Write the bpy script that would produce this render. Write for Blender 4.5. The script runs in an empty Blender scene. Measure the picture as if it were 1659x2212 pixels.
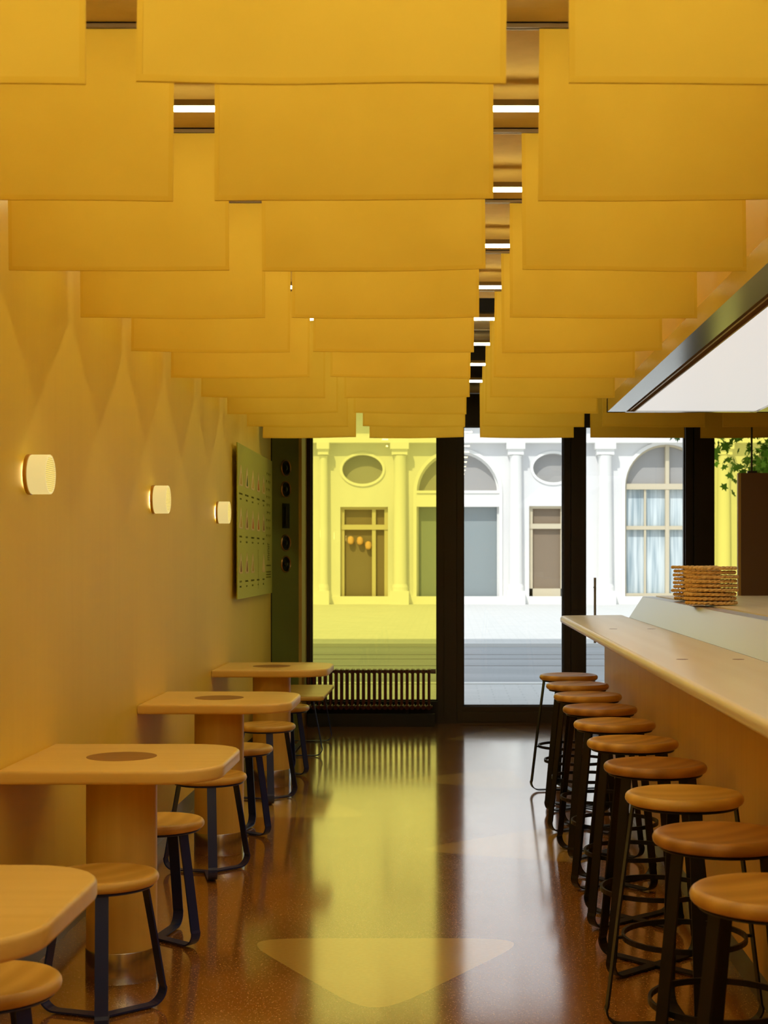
import bpy, bmesh, math, random
from mathutils import Vector, Matrix
random.seed(7)
PI = math.pi
SC = bpy.context.scene
COL = SC.collection

# ------------------------------------------------------------------ camera
F, PX, PY, EYE = 3200.0, 970.0, 1208.0, 1.425
cd = bpy.data.cameras.new('camera')
cd.lens = F / 2212 * 36
cd.sensor_width = 36
cd.sensor_fit = 'AUTO'
cd.shift_x = -(PX - 829.5) / 2212
cd.shift_y = (PY - 1106) / 2212
cd.clip_start = .05
cd.dof.use_dof = True
cd.dof.focus_distance = 6.5
cd.dof.aperture_fstop = 8
cd.clip_end = 400
cam = bpy.data.objects.new('camera', cd)
COL.objects.link(cam)
cam.location = (0, 0, EYE)
cam.rotation_euler = (PI / 2, 0, 0)
SC.camera = cam

# ------------------------------------------------------------------ light
SC.view_settings.view_transform = 'Standard'
SC.view_settings.look = 'None'
SC.view_settings.gamma = 1
SC.view_settings.use_curve_mapping = False
SC.view_settings.exposure = 0.0
SC.cycles.use_denoising = True
SC.cycles.max_bounces = 10
SC.cycles.diffuse_bounces = 6
SC.cycles.glossy_bounces = 5
SC.cycles.transparent_max_bounces = 12
SC.cycles.caustics_reflective = False
SC.cycles.caustics_refractive = False
SC.cycles.sample_clamp_indirect = 6
TUBE = 32.0          # radiance of the linear lamps
PANEL = .70        # radiance of the light panel over the counter
SUN = 2.6
w = bpy.data.worlds.new('world')
SC.world = w
w.use_nodes = True
wn = w.node_tree.nodes
bg = wn['Background']
bg.inputs['Color'].default_value = (.80, .90, 1.0, 1)
bg.inputs['Strength'].default_value = 1.15
sd = bpy.data.lights.new('sun', 'SUN')
sd.energy = SUN
sd.angle = .009
sd.color = (1, .97, .9)
sun = bpy.data.objects.new('sun', sd)
COL.objects.link(sun)
sun.rotation_euler = Vector((.35, 1.0, -1.15)).to_track_quat('-Z', 'Y').to_euler()


# ------------------------------------------------------------------ materials
def mat(name, col=(.8, .8, .8), rough=.5, metal=0, spec=.5, coat=0, coat_rough=.1, emit=None, estr=0):
    m = bpy.data.materials.new(name)
    m.use_nodes = True
    b = m.node_tree.nodes['Principled BSDF']
    b.inputs['Base Color'].default_value = (*col, 1)
    b.inputs['Roughness'].default_value = rough
    b.inputs['Metallic'].default_value = metal
    b.inputs['Specular IOR Level'].default_value = spec
    b.inputs['Coat Weight'].default_value = coat
    b.inputs['Coat Roughness'].default_value = coat_rough
    if emit:
        b.inputs['Emission Color'].default_value = (*emit, 1)
        b.inputs['Emission Strength'].default_value = estr
    return m


class NT:
    def __init__(s, m):
        s.t = m.node_tree
        s.b = s.t.nodes.get('Principled BSDF')

    def n(s, typ, **kw):
        x = s.t.nodes.new(typ)
        for k, v in kw.items():
            setattr(x, k, v)
        return x

    def l(s, a, b):
        s.t.links.new(a, b)

    def math(s, op, a, b=None, c=None):
        x = s.n('ShaderNodeMath', operation=op)
        for i, v in enumerate((a, b, c)):
            if v is None:
                continue
            if isinstance(v, (int, float)):
                x.inputs[i].default_value = v
            else:
                s.l(v, x.inputs[i])
        return x.outputs[0]

    def mix(s, f, a, b):
        x = s.n('ShaderNodeMix', data_type='RGBA')
        for i, v in ((0, f), (6, a), (7, b)):
            if isinstance(v, (int, float)):
                x.inputs[i].default_value = v
            elif isinstance(v, tuple):
                x.inputs[i].default_value = (*v, 1)
            else:
                s.l(v, x.inputs[i])
        return x.outputs[2]

    def ramp(s, f, stops):
        x = s.n('ShaderNodeValToRGB')
        e = x.color_ramp.elements
        while len(e) < len(stops):
            e.new(.5)
        for q, (p, c) in zip(e, stops):
            q.position = p
            q.color = (*c, 1) if len(c) == 3 else c
        s.l(f, x.inputs[0])
        return x.outputs[0]

    def noise(s, vec, scale, detail=3, rough=.5, dist=0):
        x = s.n('ShaderNodeTexNoise')
        x.inputs['Scale'].default_value = scale
        x.inputs['Detail'].default_value = detail
        x.inputs['Roughness'].default_value = rough
        x.inputs['Distortion'].default_value = dist
        if vec is not None:
            s.l(vec, x.inputs['Vector'])
        return x.outputs['Fac']

    def coords(s, scale=(1, 1, 1), rnd=False, kind='Object'):
        tc = s.n('ShaderNodeTexCoord')
        mp = s.n('ShaderNodeMapping')
        mp.inputs['Scale'].default_value = scale
        s.l(tc.outputs[kind], mp.inputs['Vector'])
        if rnd:
            oi = s.n('ShaderNodeObjectInfo')
            m = s.math('MULTIPLY', oi.outputs['Random'], 37.0)
            cb = s.n('ShaderNodeCombineXYZ')
            for i in range(3):
                s.l(m, cb.inputs[i])
            s.l(cb.outputs[0], mp.inputs['Location'])
        return mp.outputs[0]

    def bump(s, h, strength=.1, dist=.01):
        x = s.n('ShaderNodeBump')
        x.inputs['Strength'].default_value = strength
        x.inputs['Distance'].default_value = dist
        s.l(h, x.inputs['Height'])
        s.l(x.outputs[0], s.b.inputs['Normal'])


def wood(name, light, dark, axis='x', rough=.35, scale=1.0, coat=.0, rnd=False, rings=.0):
    m = mat(name, light, rough, spec=.4, coat=coat)
    t = NT(m)
    a, b = 1.2 * scale, 26 * scale
    sc = {'x': (a, b, b), 'y': (b, a, b), 'z': (b, b, a)}[axis]
    v = t.coords(sc, rnd)
    f1 = t.noise(v, 1.0, 4, .6, .3)
    v2 = t.coords(tuple(q * .16 for q in sc), rnd)
    f2 = t.noise(v2, 1.0, 2, .5, .5)
    wv = t.n('ShaderNodeTexWave', wave_type='BANDS', bands_direction={'x': 'Y', 'y': 'X', 'z': 'X'}[axis])
    wv.inputs['Scale'].default_value = .55
    wv.inputs['Distortion'].default_value = 7
    wv.inputs['Detail'].default_value = 2
    wv.inputs['Detail Scale'].default_value = .45
    v3 = t.coords(tuple(q * (.22, .3, .16)[i_] for i_, q in enumerate(sc)), rnd)
    t.l(v3, wv.inputs['Vector'])
    f = t.math('ADD', t.math('MULTIPLY', f1, .5), t.math('MULTIPLY', f2, .5))
    f = t.math('ADD', t.math('MULTIPLY', f, 1 - rings), t.math('MULTIPLY', wv.outputs['Fac'], rings))
    c = t.ramp(f, [(.3, dark), (.68, light)])
    t.l(c, t.b.inputs['Base Color'])
    return m


M = {}
M['veneer'] = wood('wall veneer', (.88, .645, .085), (.845, .61, .075), 'z', .5, .9)
M['table'] = wood('pale ash', (.84, .58, .17), (.76, .50, .12), 'x', .33, 1.0, rings=.07)
M['column'] = wood('pale ash upright', (.76, .54, .13), (.66, .44, .09), 'z', .4, 1.6, rings=.1)
M['veneer'].node_tree.nodes['Principled BSDF'].inputs['Specular IOR Level'].default_value = .22
M['inset'] = wood('brown oak', (.33, .145, .025), (.24, .095, .014), 'x', .4, 1.5)
M['counter'] = wood('counter ash', (.92, .79, .50), (.86, .71, .41), 'y', .28, .8, rings=.15)
M['front'] = wood('counter front', (.76, .50, .13), (.68, .42, .10), 'z', .42, 1.3)
M['seat'] = wood('cherry seat', (.66, .385, .075), (.42, .21, .03), 'x', .35, .9, rnd=True, rings=.25)
M['seat_dark'] = wood('dark cherry seat', (.48, .235, .045), (.31, .135, .02), 'x', .35, .9, rnd=True, rings=.25)
M['seat_pale'] = wood('pale seat', (.74, .48, .11), (.56, .32, .05), 'x', .35, .9, rnd=True, rings=.25)
M['black'] = mat('black powder coat', (.007, .007, .009), .42, spec=.3)
M['navy'] = mat('navy powder coat', (.008, .022, .115), .36)
M['steel'] = mat('brushed steel', (.62, .60, .56), .22, 1)
M['splash'] = mat('brushed splash steel', (.70, .70, .68), .33, 1)
M['brass'] = mat('brushed brass', (.55, .33, .12), .33, 1)
M['frame'] = mat('bronze window frame', (.018, .012, .006), .42)
M['frame2'] = mat('bronze frame inner', (.03, .02, .01), .45)
M['gold'] = mat('ochre reveal', (.55, .38, .10), .5)
M['kick'] = mat('brown kick plate', (.20, .14, .09), .3, .9)
M['rail'] = mat('rail', (.20, .14, .07), .45, .3)
M['pipe'] = mat('grey pipe', (.35, .30, .22), .4, .4)
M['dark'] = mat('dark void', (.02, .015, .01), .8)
M['radiator'] = mat('dark red radiator enamel', (.11, .032, .022), .3)
M['handle'] = mat('grey handle', (.45, .46, .46), .4)
M['lantern'] = mat('orange paper', (.75, .42, .18), .8)
M['plinth'] = mat('black plinth', (.008, .007, .006), .6)
M['brownp'] = mat('brown panel', (.16, .09, .03), .55)
M['rubber'] = mat('black cone', (.004, .004, .004), .35)
M['green'] = mat('olive green lacquer', (.20, .26, .055), .35, coat=.2)
M['board'] = mat('green acrylic', (.40, .40, .012), .3, 0, spec=.03)
M['rice'] = mat('cream print', (.80, .66, .30), .5, spec=.03)
M['ink'] = mat('olive ink', (.06, .06, .01), .6, spec=.03)
for k, c in (('fill_a', (.62, .16, .03)), ('fill_b', (.10, .14, .03)), ('fill_c', (.60, .42, .08)), ('fill_d', (.33, .16, .05))):
    M[k] = mat(k, c, .5, spec=.03)
M['tube'] = mat('lamp diffuser', (1, 1, 1), .4, emit=(1, .85, .46), estr=TUBE)
M['panel'] = mat('light panel', (.3, .3, .3), .5, emit=(1, .975, .93), estr=PANEL)
M['lamp'] = mat('frosted lamp glass', (.5, .45, .2), .3, emit=(1, .74, .14), estr=.45)
M['added_halo'] = mat('lamp halo', (.5, .4, .2), .5, emit=(1, .74, .28), estr=30)  # emission for the ring added behind each wall lamp
M['lampcore'] = mat('lamp core', (.3, .22, .07), .3, emit=(1, .80, .30), estr=.68)

# cloth
m = M['cloth'] = mat('yellow canvas', (.78, .40, .035), .85, spec=.15)
t = NT(m)
v = t.coords((1, 1, 1), True)
f = t.noise(v, 3.5, 3)
c = t.ramp(f, [(.3, (.70, .49, .060)), (.7, (.745, .53, .07))])
t.l(c, t.b.inputs['Base Color'])
t.b.inputs['Sheen Weight'].default_value = .15
t.bump(t.noise(t.coords((600, 600, 600)), 1, 1), .12, .002)
m = M['hem'] = mat('yellow canvas hem', (.70, .48, .055), .85, spec=.15)

# concrete ceiling
m = M['ceiling'] = mat('raw concrete', (.5, .4, .3), .8, spec=.2)
t = NT(m)
f = t.noise(t.coords((3, 4, 3)), 2.2, 5, .55)
t.l(t.ramp(f, [(.3, (.50, .35, .085)), (.7, (.60, .43, .12))]), t.b.inputs['Base Color'])
# plaster-ish bulkhead
m = M['bulk'] = mat('yellow bulkhead', (.70, .46, .09), .7, spec=.2)
m = M['backwall'] = mat('ochre wall', (.75, .52, .16), .7, spec=.2)

# terrazzo floor with pale rounded triangles
TRI = [  # centre x, y, circumradius, angle of one tip, roundness
    (-.235, 5.25, .64, -90, .08), (.38, 7.36, .60, 190, .08), (-.92, 8.48, .60, 90, .08),
    (.46, 11.95, .62, 90, .08), (-.55, 10.7, .56, 150, .07), (.18, 9.6, .56, 185, .07), (.30, 3.4, .5, 30, .08), (-.5, 3.0, .5, 75, .08)]
m = M['floor'] = mat('terrazzo', (.3, .12, .03), .16, spec=1.0, coat=.9, coat_rough=.10)
m.node_tree.nodes['Principled BSDF'].inputs['Coat IOR'].default_value = 1.65
t = NT(m)
tc = t.n('ShaderNodeTexCoord')
P = tc.outputs['Object']
acc = None
for (cx, cy, R, ang, rd) in TRI:
    ds = []
    for k in range(3):
        an = math.radians(ang + 60 + 120 * k)
        n = (math.cos(an), math.sin(an), 0)
        dn = t.n('ShaderNodeVectorMath', operation='DOT_PRODUCT')
        t.l(P, dn.inputs[0])
        dn.inputs[1].default_value = n
        ds.append(t.math('SUBTRACT', dn.outputs['Value'], n[0] * cx + n[1] * cy + R * .5))
    q = t.math('SMOOTH_MAX', t.math('SMOOTH_MAX', ds[0], ds[1], .30), ds[2], .30)
    acc = q if acc is None else t.math('MINIMUM', acc, q)
mask = t.math('LESS_THAN', acc, 0.0)
vo = t.n('ShaderNodeTexVoronoi')
vo.inputs['Scale'].default_value = 150
t.l(P, vo.inputs['Vector'])
sp = t.math('MULTIPLY', t.math('LESS_THAN', vo.outputs['Distance'], .28), t.math('GREATER_THAN', t.noise(P, 90, 1), .52))
vo2 = t.n('ShaderNodeTexVoronoi')
vo2.inputs['Scale'].default_value = 260
t.l(P, vo2.inputs['Vector'])
base = t.mix(t.noise(P, 60, 3), (.28, .100, .012), (.42, .168, .022))
base = t.mix(t.math('MULTIPLY', sp, .9), base, (.80, .58, .28))
pale = t.mix(t.noise(P, 60, 3), (.62, .36, .07), (.72, .44, .10))
t.l(t.mix(mask, base, pale), t.b.inputs['Base Color'])
r = t.ramp(t.noise(P, 5, 4, .6), [(.3, (.13, .13, .13)), (.75, (.18, .18, .18))])
t.l(r, t.b.inputs['Roughness'])
t.bump(t.noise(P, 2.2, 2), .05, .02)


def glass(name, tint):
    m = bpy.data.materials.new(name)
    m.use_nodes = True
    nt = m.node_tree
    nt.nodes.clear()
    o = nt.nodes.new('ShaderNodeOutputMaterial')
    tr = nt.nodes.new('ShaderNodeBsdfTransparent')
    tr.inputs[0].default_value = (*tint, 1)
    gl = nt.nodes.new('ShaderNodeBsdfGlossy')
    gl.inputs['Roughness'].default_value = .01
    fr = nt.nodes.new('ShaderNodeFresnel')
    fr.inputs[0].default_value = 1.45
    mx = nt.nodes.new('ShaderNodeMixShader')
    nt.links.new(fr.outputs[0], mx.inputs[0])
    nt.links.new(tr.outputs[0], mx.inputs[1])
    nt.links.new(gl.outputs[0], mx.inputs[2])
    nt.links.new(mx.outputs[0], o.inputs[0])
    return m


SQ = .5
M['clear'] = glass('clear glass', (.985, .99, .985))
M['yellow'] = glass('yellow filmed glass', (.94, .88, .39))     # two faces per pane
# outside
M['stucco'] = mat('white stucco', (.80, .80, .80), .9, spec=.1)
t = NT(M['stucco'])
t.l(t.ramp(t.noise(t.coords((.6, .6, .3)), 1, 4), [(.3, (.72, .72, .73)), (.7, (.84, .83, .81))]), t.b.inputs['Base Color'])
M['stone'] = mat('pale stone', (.84, .83, .80), .8)
M['cream'] = mat('cream window frame', (.62, .54, .38), .6)
M['shopglass'] = mat('dark shop glass', (.30, .35, .36), .1, spec=.8)
M['greyglass'] = mat('grey arch glass', (.38, .37, .36), .08, spec=.8)
M['door_dark'] = mat('dark doorway', (.24, .18, .12), .5)
m = M['curtain'] = mat('pale blue curtain', (.6, .7, .75), .9)
t = NT(m)
t.l(t.ramp(t.noise(t.coords((9, .2, .5)), 1, 2), [(.35, (.34, .44, .50)), (.65, (.72, .80, .84))]), t.b.inputs['Base Color'])
m = M['road'] = mat('asphalt', (.42, .42, .42), .8)
t = NT(m)
t.l(t.ramp(t.noise(t.coords((.2, 1.3, 1)), 1, 5), [(.3, (.36, .37, .38)), (.7, (.46, .47, .48))]), t.b.inputs['Base Color'])
m = M['paving'] = mat('paving', (.6, .6, .58), .85)
t = NT(m)
br = t.n('ShaderNodeTexBrick')
br.inputs['Scale'].default_value = 1.6
br.inputs['Mortar Size'].default_value = .012
br.inputs['Color1'].default_value = (.66, .66, .64, 1)
br.inputs['Color2'].default_value = (.72, .71, .69, 1)
br.inputs['Mortar'].default_value = (.60, .60, .58, 1)
t.l(t.coords(), br.inputs['Vector'])
t.l(br.outputs['Color'], t.b.inputs['Base Color'])
M['railmetal'] = mat('rail steel', (.25, .25, .26), .4, .8)
M['leaf'] = mat('leaf green', (.07, .20, .035), .6)
M['bark'] = mat('bark', (.10, .07, .04), .9)
M['wicker'] = mat('woven straw', (.66, .38, .12), .7, spec=.2)
t = NT(M['wicker'])
t.l(t.ramp(t.noise(t.coords((60, 60, 20), True), 1, 3), [(.3, (.66, .38, .10)), (.7, (.88, .60, .22))]), t.b.inputs['Base Color'])


# ------------------------------------------------------------------ mesh helpers
class MB:
    def __init__(s):
        s.v = []
        s.f = []

    def add(s, vs, fs):
        o = len(s.v)
        s.v += [tuple(q) for q in vs]
        s.f += [tuple(o + i for i in f) for f in fs]
        return s

    def box(s, x0, x1, y0, y1, z0, z1):
        return s.add([(x0, y0, z0), (x1, y0, z0), (x1, y1, z0), (x0, y1, z0), (x0, y0, z1), (x1, y0, z1), (x1, y1, z1), (x0, y1, z1)],
                     [(0, 3, 2, 1), (4, 5, 6, 7), (0, 1, 5, 4), (1, 2, 6, 5), (2, 3, 7, 6), (3, 0, 4, 7)])

    def lathe(s, prof, n=32, M_=None, closed=True):
        """prof: (r, z) from bottom centre to top centre"""
        vs, fs = [], []
        rows = []
        for (r, z) in prof:
            if r < 1e-6:
                rows.append([len(vs)])
                vs.append((0, 0, z))
            else:
                rows.append(list(range(len(vs), len(vs) + n)))
                vs += [(r * math.cos(2 * PI * k / n), r * math.sin(2 * PI * k / n), z) for k in range(n)]
        for a, b in zip(rows, rows[1:]):
            for k in range(n):
                k2 = (k + 1) % n
                if len(a) == 1 and len(b) == 1:
                    continue
                if len(a) == 1:
                    fs.append((a[0], b[k2], b[k]))
                elif len(b) == 1:
                    fs.append((a[k], a[k2], b[0]))
                else:
                    fs.append((a[k], a[k2], b[k2], b[k]))
        if M_:
            vs = [M_ @ Vector(q) for q in vs]
        return s.add(vs, fs)

    def sweep(s, pts, sect, side=None, closed=False):
        """sweep a 2-D section (u along side vector, v along normal) along pts"""
        n = len(pts)
        pts = [Vector(p) for p in pts]
        m_ = len(sect)
        vs, fs = [], []
        prev = None
        for i, p in enumerate(pts):
            if closed:
                tg = (pts[(i + 1) % n] - pts[i - 1]).normalized()
            else:
                tg = (pts[min(i + 1, n - 1)] - pts[max(i - 1, 0)]).normalized()
            if side is not None:
                u = Vector(side)
                u = (u - tg * u.dot(tg)).normalized()
            else:
                if prev is None:
                    u = tg.orthogonal().normalized()
                else:
                    u = (prev - tg * prev.dot(tg)).normalized()
                prev = u
            w_ = tg.cross(u)
            vs += [p + u * a + w_ * b for a, b in sect]
        for i in range(n if closed else n - 1):
            j = (i + 1) % n
            for k in range(m_):
                k2 = (k + 1) % m_
                fs.append((i * m_ + k, i * m_ + k2, j * m_ + k2, j * m_ + k))
        if not closed:
            fs.append(tuple(range(m_))[::-1])
            fs.append(tuple((n - 1) * m_ + k for k in range(m_)))
        return s.add(vs, fs)

    def tube(s, pts, r, n=10, closed=False):
        return s.sweep(pts, [(r * math.cos(2 * PI * k / n), r * math.sin(2 * PI * k / n)) for k in range(n)], closed=closed)

    def slab(s, outline, z0, z1, r=.01, seg=4):
        """outline polygon (CCW) extruded with rounded edges"""
        n = len(outline)
        O = [Vector((p[0], p[1])) for p in outline]
        nr = []
        for i in range(n):
            d = (O[(i + 1) % n] - O[i - 1])
            d = Vector((d.y, -d.x)).normalized()
            nr.append(d)
        lay = []
        for k in range(seg + 1):
            a = PI / 2 * k / seg
            lay.append((r * (1 - math.sin(a)), z0 + r * (1 - math.cos(a))))
        for k in range(seg + 1):
            a = PI / 2 * k / seg
            lay.append((r * (1 - math.cos(a)), z1 - r * (1 - math.sin(a))))
        vs, fs = [], []
        for ins, z in lay:
            vs += [(O[i].x - nr[i].x * ins, O[i].y - nr[i].y * ins, z) for i in range(n)]
        L = len(lay)
        for a in range(L - 1):
            for i in range(n):
                j = (i + 1) % n
                fs.append((a * n + i, a * n + j, (a + 1) * n + j, (a + 1) * n + i))
        fs.append(tuple(range(n))[::-1])
        fs.append(tuple((L - 1) * n + i for i in range(n)))
        return s.add(vs, fs)

    def build(s, name, material, parent=None, smooth=False, loc=None):
        me = bpy.data.meshes.new(name)
        me.from_pydata(s.v, [], s.f)
        me.update()
        bm = bmesh.new()
        bm.from_mesh(me)
        bmesh.ops.recalc_face_normals(bm, faces=bm.faces)
        bm.to_mesh(me)
        bm.free()
        if smooth:
            me.shade_smooth()
            try:
                me.set_sharp_from_angle(angle=math.radians(40))
            except Exception:
                pass
        me.materials.append(M[material] if isinstance(material, str) else material)
        o = bpy.data.objects.new(name, me)
        COL.objects.link(o)
        if parent:
            o.parent = parent
        if loc:
            o.location = loc
        return o


def empty(name, loc=(0, 0, 0), rz=0, label=None, cat=None, group=None, kind=None):
    o = bpy.data.objects.new(name, None)
    o.empty_display_size = .1
    COL.objects.link(o)
    o.location = loc
    o.rotation_euler = (0, 0, rz)
    return tag(o, label, cat, group, kind)


def tag(o, label=None, cat=None, group=None, kind=None):
    if label:
        o['label'] = label
    if cat:
        o['category'] = cat
    if group:
        o['group'] = group
    if kind:
        o['kind'] = kind
    return o


def st(mb, name, material, label=None, parent=None, smooth=False):
    o = mb.build(name, material, parent, smooth)
    if parent is None:
        tag(o, label, None, None, 'structure')
        if label:
            o['category'] = name.split('_')[0]
    return o


def kids(o):
    return [c for c in COL.objects if c.parent == o]


def copy_tree(o, parent=None, tree=None):
    c = o.copy()
    COL.objects.link(c)
    c.parent = parent
    for ch in kids(o):
        if ch is not c:
            copy_tree(ch, c)
    return c


def rrect(x0, x1, y0, y1, r, seg=8, corners=(1, 1, 1, 1)):
    """CCW rounded rectangle; corners order: (x1,y0),(x1,y1),(x0,y1),(x0,y0)"""
    pts = []
    for (cx, cy, a0, on, px, py) in ((x1 - r, y0 + r, -90, corners[0], x1, y0), (x1 - r, y1 - r, 0, corners[1], x1, y1),
                                     (x0 + r, y1 - r, 90, corners[2], x0, y1), (x0 + r, y0 + r, 180, corners[3], x0, y0)):
        if not on:
            pts.append((px, py))
            continue
        for k in range(seg + 1):
            a = math.radians(a0 + 90 * k / seg)
            pts.append((cx + r * math.cos(a), cy + r * math.sin(a)))
    return pts


# ------------------------------------------------------------------ room shell
XL, XR, YB, YF = -1.447, 3.3, -1.6, 12.88
st(MB().box(XL - .2, XR + .2, YB - .2, YF + .06, -.12, 0), 'floor', 'floor', 'polished brown terrazzo floor with pale rounded triangle inlays')
st(MB().box(XL - .15, XL, YB, 12.03, .116, 3.35), 'wall_left', 'veneer', 'pale wood veneer wall on the left side')
st(MB().box(XL - .15, XL - .008, YB, 12.03, 0, .116), 'baseboard_left', 'kick', 'brushed metal kick strip under the left wood wall')
st(MB().box(XL - .15, XL - .06, 12.03, YF + .06, 0, 3.35), 'wall_corner', 'gold')
st(MB().box(XL - .15, XR + .15, YB - .15, YB, 0, 3.35), 'wall_back', 'backwall')
st(MB().box(XR, XR + .15, YB, YF, 0, 3.35), 'wall_right', 'backwall')
st(MB().box(XL - .15, XR + .15, YB - .15, 7.8, 2.80, 2.95), 'ceiling', 'ceiling', 'raw concrete ceiling between the yellow banners')
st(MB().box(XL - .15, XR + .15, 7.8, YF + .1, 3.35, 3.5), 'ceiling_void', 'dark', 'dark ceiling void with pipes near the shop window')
st(MB().box(XL - .15, XR + .15, 7.65, 7.8, 2.952, 3.5), 'wall_riser', 'dark')  # unseen, added to close the ceiling step against leaking sun
# bulkhead above the hood
st(MB().box(1.0, 2.2, YB, 9.39, 2.44, 2.80).box(1.0, 2.2, 7.8, 9.39, 2.80, 3.35), 'wall_bulkhead', 'bulk', 'yellow bulkhead above the steel hood on the right')
# front wall above the glazing + upper storeys that shade the street
st(MB().box(-1.268, .0, YF, YF + .12, 2.765, 3.5).box(.0, XR, YF, YF + .12, 2.584, 3.5), 'wall_front', 'frame')
st(MB().box(-14, 16, 11.8, YF + .15, 3.5, 15.5).box(-14, XL - .15, 12.5, YF + .1, -.1, 3.5).box(XR + .15, 16, 12.5, YF + .1, -.1, 3.5), 'wall_upper', 'stucco')


# ------------------------------------------------------------------ glazing
def window(name, x0, x1, z0, z1, gm, label, fl=.0, fr=.0, fb=.0, y=YF):
    r = empty(name, ((x0 + x1) / 2, y, 0), label=label, cat='door' if name.startswith('door') else 'window', kind='structure')
    cx = (x0 + x1) / 2
    MB().box(x0 - cx, x1 - cx, .045, .052, z0, z1).build('glass', gm, r)
    # slim glazing beads
    b = MB()
    b.box(x0 - cx, x0 - cx + .012, .02, .07, z0, z1).box(x1 - cx - .012, x1 - cx, .02, .07, z0, z1)
    b.box(x0 - cx, x1 - cx, .02, .07, z0, z0 + .012).box(x0 - cx, x1 - cx, .02, .07, z1 - .012, z1)
    b.build('glazing_bead', 'frame', r)
    return r


wy = window('window_1', -1.20, -.10, .19, 2.765, 'yellow', 'left shop window pane covered with transparent yellow film behind the radiator')
wc = window('window_2', .12, .995, .145, 2.584, 'clear', 'tall clear glass pane in the middle of the shopfront')
wd = window('door_1', 1.183, 2.053, .145, 2.584, 'clear', 'clear glass shop door with vertical pull handle, partly behind the counter')
we = window('window_3', 2.30, 3.28, .145, 2.584, 'yellow', 'yellow filmed pane at the far right behind the brown panel')
hb = MB().tube([(-.355, -.06, .70), (-.355, -.06, 1.265)], .011)
for z in (.78, 1.18):
    hb.tube([(-.355, -.06, z), (-.355, .03, z)], .007)
tag(hb.build('pull_handle', 'handle', wd, True), 'long grey vertical pull handle')
# mullions with grooves
fr = MB()
fr.box(-1.268, -1.20, YF - .02, YF + .11, 0, 2.765)
fr.box(-.10, -.045, YF - .03, YF + .11, 0, 3.0).box(-.043, .065, YF - .05, YF + .11, 0, 3.0).box(.067, .12, YF - .03, YF + .11, 0, 3.0)
fr.box(.995, 1.055, YF - .02, YF + .11, 0, 3.0).box(1.057, 1.115, YF - .045, YF + .11, 0, 3.0).box(1.117, 1.183, YF - .02, YF + .11, 0, 3.0)
fr.box(2.053, 2.12, YF - .02, YF + .11, 0, 3.0).box(2.122, 2.22, YF - .06, YF + .11, 0, 3.0).box(2.222, 2.30, YF - .02, YF + .11, 0, 3.0)
for a_, b_ in ((-.09, .11), (1.0, 1.18), (2.06, 2.29)):
    fr.box(a_, b_, YF, YF + .1, .001, 2.99)
st(fr, 'trim_1', 'frame', 'dark bronze upright posts between the shopfront panes')
fb = MB()
fb.box(.12, .995, YF - .015, YF + .11, .0, .145).box(1.183, 2.053, YF - .015, YF + .11, 0, .145).box(2.3, 3.3, YF - .015, YF + .11, 0, .145)
fb.box(.12, .995, YF - .025, YF, .02, .10)
st(fb, 'trim_2', 'frame2', 'dark bronze bottom rails of the glass door and pane')
st(MB().box(-1.268, -.10, YF - .03, YF + .11, 0, .19), 'trim_3', 'plinth', 'black low plinth under the yellow window')
st(MB().box(-1.262, -1.235, 12.42, YF - .01, 0, 2.9), 'trim_4', 'gold', 'narrow ochre reveal strip beside the yellow window')

# ------------------------------------------------------------------ green speaker cabinet in the corner (splayed)
ax, ay, bx_, by_ = XL, 12.04, -1.259, 12.40
L = math.hypot(bx_ - ax, by_ - ay)
ang = math.atan2(by_ - ay, bx_ - ax)
sp = empty('speaker_cabinet', (ax, ay, 0), ang, 'tall dark green corner cabinet with four round speakers beside the yellow window', 'speaker')
MB().box(.006, L, .0, .03, 0, 3.0).build('cabinet', 'green', sp)
MB().box(-.004, .006, -.004, .03, 0, 3.0).build('edge_strip', 'black', sp)
for z in (2.178, 2.002, 1.56, 1.385):
    Rm = Matrix.Translation((L * .52, 0, z)) @ Matrix.Rotation(PI / 2, 4, 'X')
    ring = MB().lathe([(.060, 0), (.070, .0), (.070, .006), (.066, .010), (.060, .006), (.060, 0)], 36, Rm).build('speaker_ring', 'brass', sp, True)
    Rm2 = Matrix.Translation((L * .52, -.004, z)) @ Matrix.Rotation(PI / 2, 4, 'X')
    MB().lathe([(.060, .002), (.054, .006), (.048, .0), (.022, -.003 + .002), (.020, .004), (.012, .008), (0, .009)], 36, Rm2).build('speaker_cone', 'rubber', ring, True)
sl = MB().box(L * .52 - .048, L * .52 + .048, -.008, 0, 1.68, 1.885)
s_ = sl.build('grille_slot', 'rubber', sp)
MB().box(L * .52 - .012, L * .52 + .012, -.012, -.008, 1.70, 1.86).build('slot_insert', 'frame2', s_)

# ------------------------------------------------------------------ radiator
rd = empty('radiator', (-.68, 12.70, 0), label='dark red column radiator standing low in front of the yellow window', cat='radiator')
x0r, dx, ns = -.615, .0468, 25
def section():
    b = MB()
    z0, z1 = .135, .485
    for yy in (-.05, 0, .05):
        b.tube([(0, yy, z0 + .02), (0, yy, z1 - .02)], .0115, 8)
    for zc in (z0 + .022, z1 - .022):
        b.sweep([(0, -.064, zc), (0, -.055, zc + .004), (0, 0, zc + .006), (0, .055, zc + .004), (0, .064, zc)],
                [(.014, -.016), (.0175, 0), (.014, .016), (0, .021), (-.014, .016), (-.0175, 0), (-.014, -.016), (0, -.021)], side=(1, 0, 0))
    return b
sec = section().build('radiator_section', 'radiator', rd, True)
for k in range(ns):
    o = sec if k == 0 else sec.copy()
    if k:
        COL.objects.link(o)
        o.parent = rd
    o.location = (x0r + k * dx, 0, 0)
hp = MB()
for z in (.157, .463):
    hp.tube([(x0r - .03, 0, z), (x0r + (ns - 1) * dx + .03, 0, z)], .014, 10)
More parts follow.
